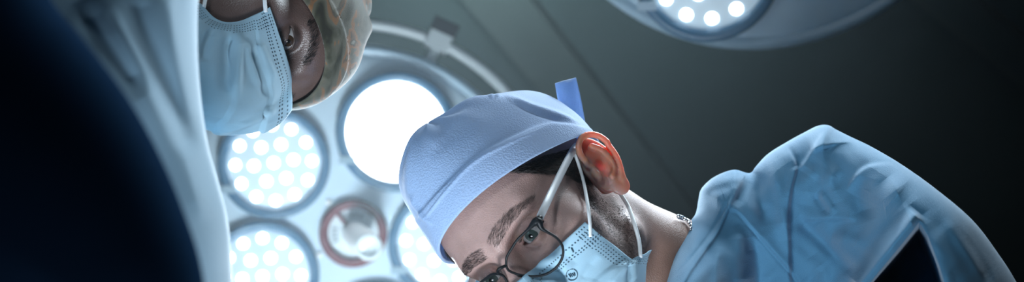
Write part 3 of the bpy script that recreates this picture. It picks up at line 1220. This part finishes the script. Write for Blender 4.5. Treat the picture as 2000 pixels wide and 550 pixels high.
poly = np.concatenate([bx + nn * bw[:, None], (bx - nn * bw[:, None])[::-1]])
p, n, _ = scatter(H2, poly, 1700, 8)
hairs(H2, r2, 'eyebrow', p, n, np.stack([-np.ones(len(p)), np.zeros(len(p)), 0.30 - 9 * np.clip(-p[:, 0] - 0.02, 0, 0.06)], -1), 0.0062, 0.00006, M_hair, 0.18, 0.16, 9, each=True)


def lashes(H, root, mat, n=46, L=0.008):
    s = H.slit
    x = np.linspace(-0.0125, 0.0125, n)
    hh = s * (1 - (x / 0.0148) ** 2) + 0.0004
    yy = np.sqrt(np.clip(0.0138 ** 2 - x * x - hh * hh, 0, 1))
    up = np.stack([x, yy, hh - 0.0012], -1) + EYE
    nr = np.stack([x * 30, np.ones(n), np.full(n, -0.25)], -1)
    nr /= np.linalg.norm(nr, axis=1)[:, None]
    hairs(H, root, 'eyelashes', up, nr, np.tile((0, 0.2, 1.0), (n, 1)), L, 0.00012, mat, 1.6, 0.12, 4, each=True)


lashes(H2, r2, M_hair)

# mask
m2_top = H2.hit([(1140, 435), (1112, 461), (1085, 485), (1050, 516), (1020, 541)], None, 0.003)
top2 = np.concatenate([m2_top, [(-0.012, 0.108, -0.022), (0, 0.116, -0.018)]])
side2 = H2.hit([(1140, 435), (1165, 457), (1195, 482), (1226, 508), (1238, 505), (1268, 489)], None, 0.003)
bot2 = np.array([side2[-1], side2[-1] * 0.5 + np.array((-0.03, 0.055, -0.118)) * 0.5, (-0.03, 0.06, -0.120), (0, 0.092, -0.130)])
fl = np.array((-1, 1, 1))
G2, uv2 = mask_grid(H2, top2 * fl, bot2 * fl, side2 * fl, bulge=0.026)
G2 = press(H2, G2, fold_field([
    ('s', [(1150, 560), (1185, 528), (1222, 514)], 18, 0.0022, 0.1), ('r', [(1228, 512), (1205, 535), (1190, 560)], 7, 0.002, 0.2),
    ('r', [(1236, 508), (1238, 530), (1236, 560)], 5, 0.0025, 0.1), ('r', [(1228, 514), (1228, 535), (1226, 560)], 5, -0.0025, 0.1),
    ('r', [(1170, 500), (1150, 525), (1130, 560)], 9, -0.002, 0.3), ('r', [(1100, 500), (1075, 525), (1050, 550)], 4, 0.0008, 0.2)]))
v, q, uv = sheet(G2, uv2, 0.0009)
mask2 = mesh('face_mask', H2.world(v) - O2, q[:, ::-1], M_mask2, r2, uv=uv)


def loop_on(H, root, parent, px, off, r=0.0016, name='ear_loop'):
    p = H.hit(px, None, off)
    pts = smooth_line(p, 6)
    v, f = tube(pts, r, 8)
    return mesh(name, H.world(v) - np.array(root.location), f, M_loop, parent)


loop_on(H2, r2, mask2, [(1153, 462), (1152, 435), (1148, 400), (1140, 355), (1130, 320), (1122, 296), (1128, 285)], 0.0045)
loop_on(H2, r2, mask2, [(1251, 502), (1248, 470), (1240, 440), (1228, 405), (1213, 380), (1202, 365)], 0.0045, 0.0019)


def on_grid(H, G, px):
    g = G.reshape(-1, 3)
    c = H.cam(g)
    s = np.stack([1000 + F * c[:, 0] / -c[:, 2], 275 - F * c[:, 1] / -c[:, 2]], -1)
    out = []
    for p in np.atleast_2d(px):
        d = np.hypot(*(s - p).T)
        k = np.argsort(d)[:6]
        w = 1 / (d[k] + 0.3)
        z = (c[k, 2] * w).sum() / w.sum()
        out.append(P(p[0], p[1], -z - 0.0012))
    return np.array(out)


M_ink = plain('mask_print_ink', (0.03, 0.07, 0.10), 0.6)
prt = []
lc = np.array((1117, 536))
for a0, a1 in ((-70, 130), (150, 285)):
    an = np.radians(np.linspace(a0, a1, 22))
    prt.append(tube(on_grid(H2, G2, lc + 11 * np.stack([np.cos(an), np.sin(an)], -1)), 0.00035, 6))
for a, b in (((-6.5, -1), (-2, 5)), ((-3.5, -2.5), (1, 4)), ((0.5, -2.5), (4.5, 3)), ((4, -4), (6.5, 1.5))):
    prt.append(tube(on_grid(H2, G2, [lc + a, lc + (np.array(a) + b) / 2, lc + b]), 0.00045, 6))
v, f = join(*prt)
mesh('printed_emblem', W(v) - O2, f, M_ink, mask2)
v, f = tube(on_grid(H2, G2, [(1116, 484), (1118, 488), (1120, 492)]), 0.0007, 6)
mesh('printed_tick', W(v) - O2, f, M_ink, mask2)

# scrub top
GOWN2 = [(1285, 640), (1300, 560), (1318, 500), (1336, 448), (1358, 418), (1364, 390), (1370, 368), (1395, 345), (1432, 331), (1458, 337), (1468, 336), (1476, 325),
         (1500, 300), (1540, 275), (1575, 256), (1598, 245), (1618, 244), (1632, 252), (1660, 266), (1700, 285), (1760, 320), (1830, 370), (1900, 430),
         (1950, 495), (1985, 550), (2020, 620), (2040, 720), (1990, 820), (1750, 880), (1450, 850), (1300, 760)]


def depth2(x, y):
    s = np.clip((x - 1560) / 330, 0, 1)
    s = s * s * (3 - 2 * s)
    ss = lambda q: np.clip(q, 0, 1) ** 2 * (3 - 2 * np.clip(q, 0, 1))
    c = ss((1500 - x) / 190) * ss((y - 395) / 200)
    return 1.27 - 0.20 * s - 0.14 * c + 0.00012 * np.clip(y - 300, 0, 400) * ss((x - 1400) / 120) * ss((1740 - x) / 120)


fold2 = fold_field([
    # neck trim and collar
    ('s', [(1452, 350), (1425, 405), (1403, 455), (1371, 500), (1339, 548), (1310, 600)], 45, 0.005, 0),
    ('r', [(1436, 366), (1394, 445), (1348, 505), (1307, 548), (1280, 580)], 4, -0.0016, 0.1),
    ('r', [(1405, 352), (1430, 346), (1452, 352)], 9, 0.0036, 0.3),
    ('r', [(1374, 384), (1395, 370), (1428, 362)], 9, -0.0036, 0.3),
    ('r', [(1380, 420), (1350, 480), (1320, 540)], 12, 0.003, 0.2),
    # armhole seam and the bulge under it
    ('r', [(1425, 416), (1439, 414), (1462, 441), (1494, 477), (1535, 523), (1565, 560)], 4, -0.0018, 0.05),
    ('s', [(1565, 560), (1535, 523), (1494, 477), (1462, 441), (1439, 414), (1425, 416)], 40, 0.003, 0.05),
    ('r', [(1438, 440), (1445, 500), (1446, 570)], 17, 0.0065, 0.2),
    ('r', [(1469, 462), (1478, 520), (1482, 590)], 14, -0.0056, 0.2),
    ('r', [(1405, 480), (1400, 520), (1398, 580)], 9, 0.003, 0.2),
    # shoulder fold
    ('s', [(1526, 272), (1545, 300), (1556, 327), (1546, 370), (1541, 430), (1543, 490), (1545, 570)], 45, 0.008, 0.1),
    ('r', [(1524, 268), (1545, 300), (1557, 330)], 9, -0.0045, 0.1),
    ('r', [(1500, 298), (1512, 340), (1526, 400), (1533, 470)], 14, 0.0055, 0.2),
    ('r', [(1480, 318), (1478, 370), (1498, 440)], 12, -0.0045, 0.25),
    ('r', [(1466, 345), (1448, 380), (1436, 402)], 9, -0.004, 0.2),
    # flap on top of the shoulder
    ('s', [(1668, 277), (1640, 280), (1612, 286), (1583, 297)], 32, 0.006, 0.12),
    ('s', [(1560, 330), (1583, 296), (1600, 268), (1617, 248)], 26, 0.005, 0.12),
    # sleeve
    ('s', [(1652, 372), (1668, 345), (1690, 326), (1720, 319), (1745, 320), (1775, 338), (1798, 358)], 70, 0.006, 0.12),
    ('R', [(1735, 345), (1765, 385), (1792, 424)], 42, 0.011, 0.3),
    ('r', [(1690, 345), (1684, 380), (1700, 430)], 22, -0.008, 0.25),
    ('s', [(1674, 431), (1640, 427), (1600, 429), (1568, 432)], 22, 0.0045, 0.15),
    ('r', [(1600, 372), (1616, 392), (1632, 418)], 8, 0.003, 0.25),
    ('r', [(1590, 376), (1604, 400), (1618, 420)], 8, -0.003, 0.25),
    ('r', [(1640, 325), (1622, 350), (1636, 395)], 12, 0.004, 0.3),
    ('r', [(1600, 320), (1580, 350), (1572, 400)], 14, 0.004, 0.3),
    ('r', [(1556, 426), (1600, 465), (1672, 536)], 15, -0.006, 0.12),
    ('r', [(1625, 462), (1660, 468), (1692, 484)], 14, 0.004, 0.3),
    ('r', [(1585, 500), (1610, 540), (1620, 590)], 16, 0.005, 0.25),
    # open end of the sleeve
    ('R', [(1795, 414), (1755, 462), (1712, 512), (1672, 562)], 15, 0.024, 0.05),
    ('P', [(1796, 432), (1758, 480), (1716, 530), (1672, 585), (1690, 640), (1870, 640), (1852, 575), (1834, 515), (1814, 462)], 14, -0.16, 0),
    ('r', [(1798, 420), (1826, 480), (1852, 545), (1870, 600)], 14, 0.003, 0.1),
    ('r', [(1822, 420), (1866, 480), (1900, 550)], 14, -0.002, 0.15),
    ('r', [(1845, 425), (1890, 485), (1925, 550)], 10, 0.003, 0.15),
    ('r', [(1868, 440), (1912, 500), (1945, 560)], 10, -0.003, 0.15),
    ('s', [(1640, 262), (1700, 294), (1755, 328), (1820, 380), (1876, 436), (1930, 505), (1960, 570)], 60, 0.0018, 0.05),
])


def wob(x, y):
    return fold2(x, y) + 0.0016 * np.sin(x * 0.06 + y * 0.033) * np.sin(y * 0.05 - x * 0.021) + 0.0009 * np.sin(x * 0.13 + 1.7 * np.sin(y * 0.07))


v, q = inflate(GOWN2, depth2, 0.11, 0.13, 0.0016, 1.2, wob, 1.9)
mesh('scrub_top', W(v) - O2, q, M_gown2, r2)

# ------------------------------------------------------------------ glasses of the right surgeon
RIM = [(1049, 430), (1030, 449), (1011, 467), (999, 485), (990, 501), (988.5, 514), (990.5, 523), (996, 529), (1011, 535), (1030, 538.5), (1049, 538.5),
       (1068, 534), (1084.5, 523), (1095.5, 509), (1100, 493), (1098, 479), (1091, 468), (1082, 460), (1068, 452), (1057, 444)]


def on_plane(H, px, pt, nrm):
    o = H.loc(np.zeros(3))
    out = []
    for x, y in px:
        d = H.loc(P(x, y, 1.0)) - o
        out.append(o + d * (((np.asarray(pt) - o) @ nrm) / (d @ nrm)))
    return np.array(out)


GP = np.array((0, 0.1105, -0.006))
GN = np.array((-0.10, 1.0, 0.06))
GN /= np.linalg.norm(GN)
rim = on_plane(H2, RIM, GP, GN)
hinge = on_plane(H2, [(1050, 429)], GP, GN)[0]
gl = empty('eyeglasses', H2.world(np.array((0, 0.11, 0))))
tag(gl, 'thin dark framed eyeglasses with silver temples, worn by the surgeon on the right', 'eyeglasses')
OG = np.array(gl.location)
M_rim = plain('rim_black_metal', (0.006, 0.008, 0.010), 0.45)
M_rim.node_tree.nodes['Principled BSDF'].inputs['Specular IOR Level'].default_value = 0.2
M_temple = plain('temple_brushed_silver', (0.74, 0.78, 0.81), 0.35, 0.15)
M_glass = NT('lens_glass')
M_glass.set(Base_Color=(1, 1, 1, 1), Roughness=0.0, IOR=1.02, Transmission_Weight=1.0)
M_glass = M_glass.m
for s in (1, -1):
    k = np.array((s, 1, 1))
    rl = smooth_line(rim, 4, closed=True)
    # heavier along the brow and at the hinge
    dh = np.linalg.norm(rl - hinge, axis=1)
    rr = 0.0012 + 0.0024 * np.exp(-(dh / 0.009) ** 2)
    v, f = tube(rl, rr, 8, closed=True)
    rm = mesh('rim', H2.world(v * k) - OG, f if s > 0 else [q[::-1] for q in f], M_rim, gl)
    c = rl.mean(0)
    nr = len(rl)
    V = np.concatenate([rl + GN * 0.0006, rl - GN * 0.0006, [c + GN * 0.0014, c - GN * 0.0002]])
    Fc = []
    for i in range(nr):
        j = (i + 1) % nr
        Fc += [(i, j, 2 * nr), (nr + j, nr + i, 2 * nr + 1), (j, i, nr + i, nr + j)]
    mesh('lens', H2.world(V * k) - OG, Fc if s > 0 else [q[::-1] for q in Fc], M_glass, rm)
    # temple from the hinge to the top of the ear
    e1 = H2.hit([(1085, 360)], None, 0.006)[0]
    e2 = H2.hit([(1121, 291)], None, 0.006)[0]
    tp = smooth_line([hinge + (-0.001, -0.004, 0), hinge * 0.6 + e1 * 0.4 + (-0.002, 0, 0), e1, e2, e2 + (0.002, -0.02, -0.004), e2 + (0.004, -0.036, -0.022)], 6)
    v, f = tube(tp, 0.0036, 8, flat=0.22, ref=(1, 0.15, 0))
    mesh('temple', H2.world(v * k) - OG, f if s > 0 else [q[::-1] for q in f], M_temple, gl)
    v, f = tube(smooth_line([hinge + (0.001, 0, 0), hinge + (-0.001, -0.003, 0), hinge + (-0.001, -0.008, 0)], 3), 0.0024, 8, flat=0.6, ref=(1, 0, 0))
    mesh('hinge', H2.world(v * k) - OG, f if s > 0 else [q[::-1] for q in f], M_rim, gl)
inner = on_plane(H2, [(988.5, 518)], GP, GN)[0]
v, f = tube(smooth_line([inner, inner * (0.5, 1, 1) + (0, 0.003, 0.002), inner * (0, 1, 1) + (0, 0.004, 0.003), inner * (-0.5, 1, 1) + (0, 0.003, 0.002), inner * (-1, 1, 1)], 5), 0.0014, 8)
mesh('bridge', H2.world(v) - OG, f, M_rim, gl)

# necklace on the neck, just outside the collar
nk = H2.hit([(1326, 423), (1333, 425), (1340, 428), (1345, 433), (1349, 440), (1351, 449)], None, 0.003)
ne = empty('necklace', H2.world(nk[0]))
tag(ne, 'silver link necklace on the neck of the surgeon on the right, at the collar', 'necklace')
pts = smooth_line(nk, 5)
for i in range(0, len(pts), 3):
    t = pts[min(i + 1, len(pts) - 1)] - pts[max(i - 1, 0)]
    t /= np.linalg.norm(t)
    u = np.cross(t, (0.3, 0.5, 0.8) if (i // 3) % 2 else (0.8, -0.5, 0.3))
    u /= np.linalg.norm(u)
    an = np.linspace(0, 2 * math.pi, 14, endpoint=False)
    ring = pts[i] + 0.0026 * np.cos(an)[:, None] * t + 0.0018 * np.sin(an)[:, None] * u
    v, f = tube(ring, 0.0007, 6, closed=True)
    mesh('link', H2.world(v) - np.array(ne.location), f, M_silver, ne)

# ------------------------------------------------------------------ the surgeon on the left
r1 = empty('person', W(P(60, 500, 0.85)) * (1, 1, 0))
tag(r1, 'person in a pale gown, camouflage cap and face mask, bending in from the left', 'person', 'surgeons at work')
O1 = np.array(r1.location)


def tone1(v):
    x, y, z = np.abs(v[:, 0]), v[:, 1], v[:, 2]
    c = np.tile(np.array((0.125, 0.080, 0.070)), (len(v), 1))
    lid = np.exp(-(((x - 0.0315) / 0.02) ** 2 + ((y - 0.088) / 0.02) ** 2 + (z / 0.014) ** 2))
    return c * (1 - 0.35 * lid[:, None])


person_body(H1, r1, (-0.12, -0.25, -0.36), (0.16, 0.15, 0.14), tone1, [M_skin1, M_skin1])
eyeballs(H1, r1, (0.32, 1.0, -0.25), [M_white_eye, M_iris_d, M_pupil])
EDGE1 = [(592, -12), (606, 20), (619, 50), (630, 80), (635, 110), (633, 145), (622, 172), (608, 190)]
edge1 = edge_fn(H1, EDGE1, -0.01, 1)


def folds1(p, z):
    a = np.arctan2(p[..., 0], p[..., 1])
    return (0.003 * np.sin(a * 7 + z * 30 + 1) * np.clip(z * 15 - 0.6, 0, 1)).astype(np.float32)


c1fn, _ = cap_sdf([((0.0, -0.03, 0.05), (0.072, 0.086, 0.066))], edge1, 0.03, folds1)
v, q = nets(c1fn, (-0.12, -0.16, -0.04), (0.12, 0.13, 0.19), 0.0018)
mesh('surgical_cap', H1.world(v) - O1, q, M_cap1, r1)
bx = smooth_line([(590, 128), (602, 112), (610, 90), (611, 66), (604, 40)], 6)
nn = np.gradient(bx, axis=0)
nn = np.stack([-nn[:, 1], nn[:, 0]], -1) / np.linalg.norm(nn, axis=1)[:, None]
poly = np.concatenate([bx + nn * 9, (bx - nn * 9)[::-1]])
p, n, _ = scatter(H1, poly, 500, 8)
hairs(H1, r1, 'eyebrow', p, n, np.stack([np.ones(len(p)), np.zeros(len(p)), 0.7 - 12 * np.clip(p[:, 0] - 0.02, 0, 0.06)], -1), 0.007, 0.00012, M_hair1, 0.18, 0.16, 9, each=True)
lashes(H1, r1, M_hair1)
m1_top = H1.hit([(527, 14), (538, 50), (550, 95), (560, 135)], None, 0.004)
top1 = np.concatenate([m1_top, [(0.008, 0.117, -0.006), (0, 0.120, -0.006)]])
side1 = H1.hit([(527, 14), (500, 28), (470, 42), (440, 46), (415, 36), (392, 12)], None, 0.004)
bot1 = np.array([side1[-1], (0.035, 0.06, -0.125), (0.02, 0.085, -0.135), (0, 0.10, -0.140)])
G1, uv1 = mask_grid(H1, top1, bot1, side1, bulge=0.050, pleat=0.004, wr=0.0026, seed=6, push=((-0.73, 0.68, 0.05), 0.018, -0.35, 0.5))
G1 = press(H1, G1, fold_field([
    ('r', [(464, 60), (466, 110), (459, 200)], 9, 0.004, 0.2), ('r', [(450, 60), (444, 120), (440, 180)], 12, -0.004, 0.2),
    ('r', [(478, 74), (490, 120), (515, 180)], 8, 0.003, 0.2), ('r', [(500, 76), (520, 120), (536, 165)], 7, 0.0025, 0.2),
    ('r', [(420, 50), (405, 80), (396, 120)], 8, -0.004, 0.2), ('r', [(540, 212), (500, 232), (450, 250), (412, 254)], 6, 0.0025, 0.1),
    ('r', [(490, 90), (505, 140), (520, 190)], 7, -0.003, 0.2)]))
v, q, uv = sheet(G1, uv1, 0.0010)
mask1 = mesh('face_mask', H1.world(v) - O1, q[:, ::-1], M_mask1, r1, uv=uv)
loop_on(H1, r1, mask1, [(519, 24), (517, 5), (516, -20), (514, -50)], 0.0045, 0.0018)
loop_on(H1, r1, mask1, [(398, 14), (405, -15), (425, -45)], 0.0045, 0.0018)

GOWN1 = [(389, -60), (387, 10), (386, 80), (389, 150), (396, 220), (408, 290), (426, 355), (441, 410), (450, 470), (453, 530), (456, 600), (450, 700), (300, 760),
         (0, 740), (-260, 600), (-340, 300), (-300, 0), (-150, -160), (150, -230), (330, -160)]
fold1 = fold_field([
    ('r', [(262, -20), (272, 40), (300, 120), (340, 210), (385, 300)], 26, -0.006, 0.1),
    ('r', [(205, 20), (260, 110), (310, 210), (370, 330), (410, 430)], 30, 0.004, 0.1),
    ('r', [(320, -20), (340, 60), (362, 150), (385, 240)], 22, 0.003, 0.1),
    ('r', [(150, 0), (220, 90), (280, 190)], 22, -0.006, 0.2),
])
v, q = inflate(GOWN1, lambda x, y: 0.86 - 0.0001 * (x - 300) * 0 + 0 * x, 0.12, 0.16, 0.003, 0.86, fold1, 2.7)
mesh('gown', W(v) - O1, q, M_gown1, r1)
DARK_FRONT = [(-60, -240), (40, -120), (100, 0), (165, 80), (235, 170), (285, 250), (330, 340), (362, 420), (386, 490), (400, 560), (405, 640), (380, 760), (200, 830),
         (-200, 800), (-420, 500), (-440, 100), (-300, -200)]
v, q = inflate(DARK_FRONT, lambda x, y: 0.62 + 0 * x, 0.07, 0.10, 0.003, 0.62, None)
mesh('dark_front', W(v) - O1, q, M_dark_front, r1)  # dark navy form in front of the gown

# ------------------------------------------------------------------ haze volume added to stand in for bloom round the lamps
t = NT('bloom_haze')
tc = t.n('ShaderNodeTexCoord').outputs['Object']
hc = W(P(720, 400, 1.55))
ds = t.n('ShaderNodeVectorMath', _operation='DISTANCE')
t.l(tc, ds.inputs[0])
ds.inputs[1].default_value = tuple(hc)
fall = t.math('MAXIMUM', t.math('SUBTRACT', 1.0, t.math('DIVIDE', ds.outputs['Value'], 0.95)), 0.0)
dens = t.math('ADD', t.math('MULTIPLY', t.math('POWER', fall, 1.5), 0.036), 0.0)
vs = t.n('ShaderNodeVolumeScatter', Color=(0.80, 0.93, 1.0, 1), Anisotropy=0.35)
t.l(dens, vs.inputs['Density'])
t.l(vs.outputs[0], t.out.inputs['Volume'])
t.t.nodes.remove(t.b)
v, f = box((0, 1.75, 1.5), (7.6, 9.2, 3.5))
hz = mesh('haze', v, f, t.m, None, smooth=False)
tag(hz, 'added haze volume standing in for the bloom of the surgical lamps', 'haze', kind='stuff')
t.m.cycles.volume_step_rate = 0.18
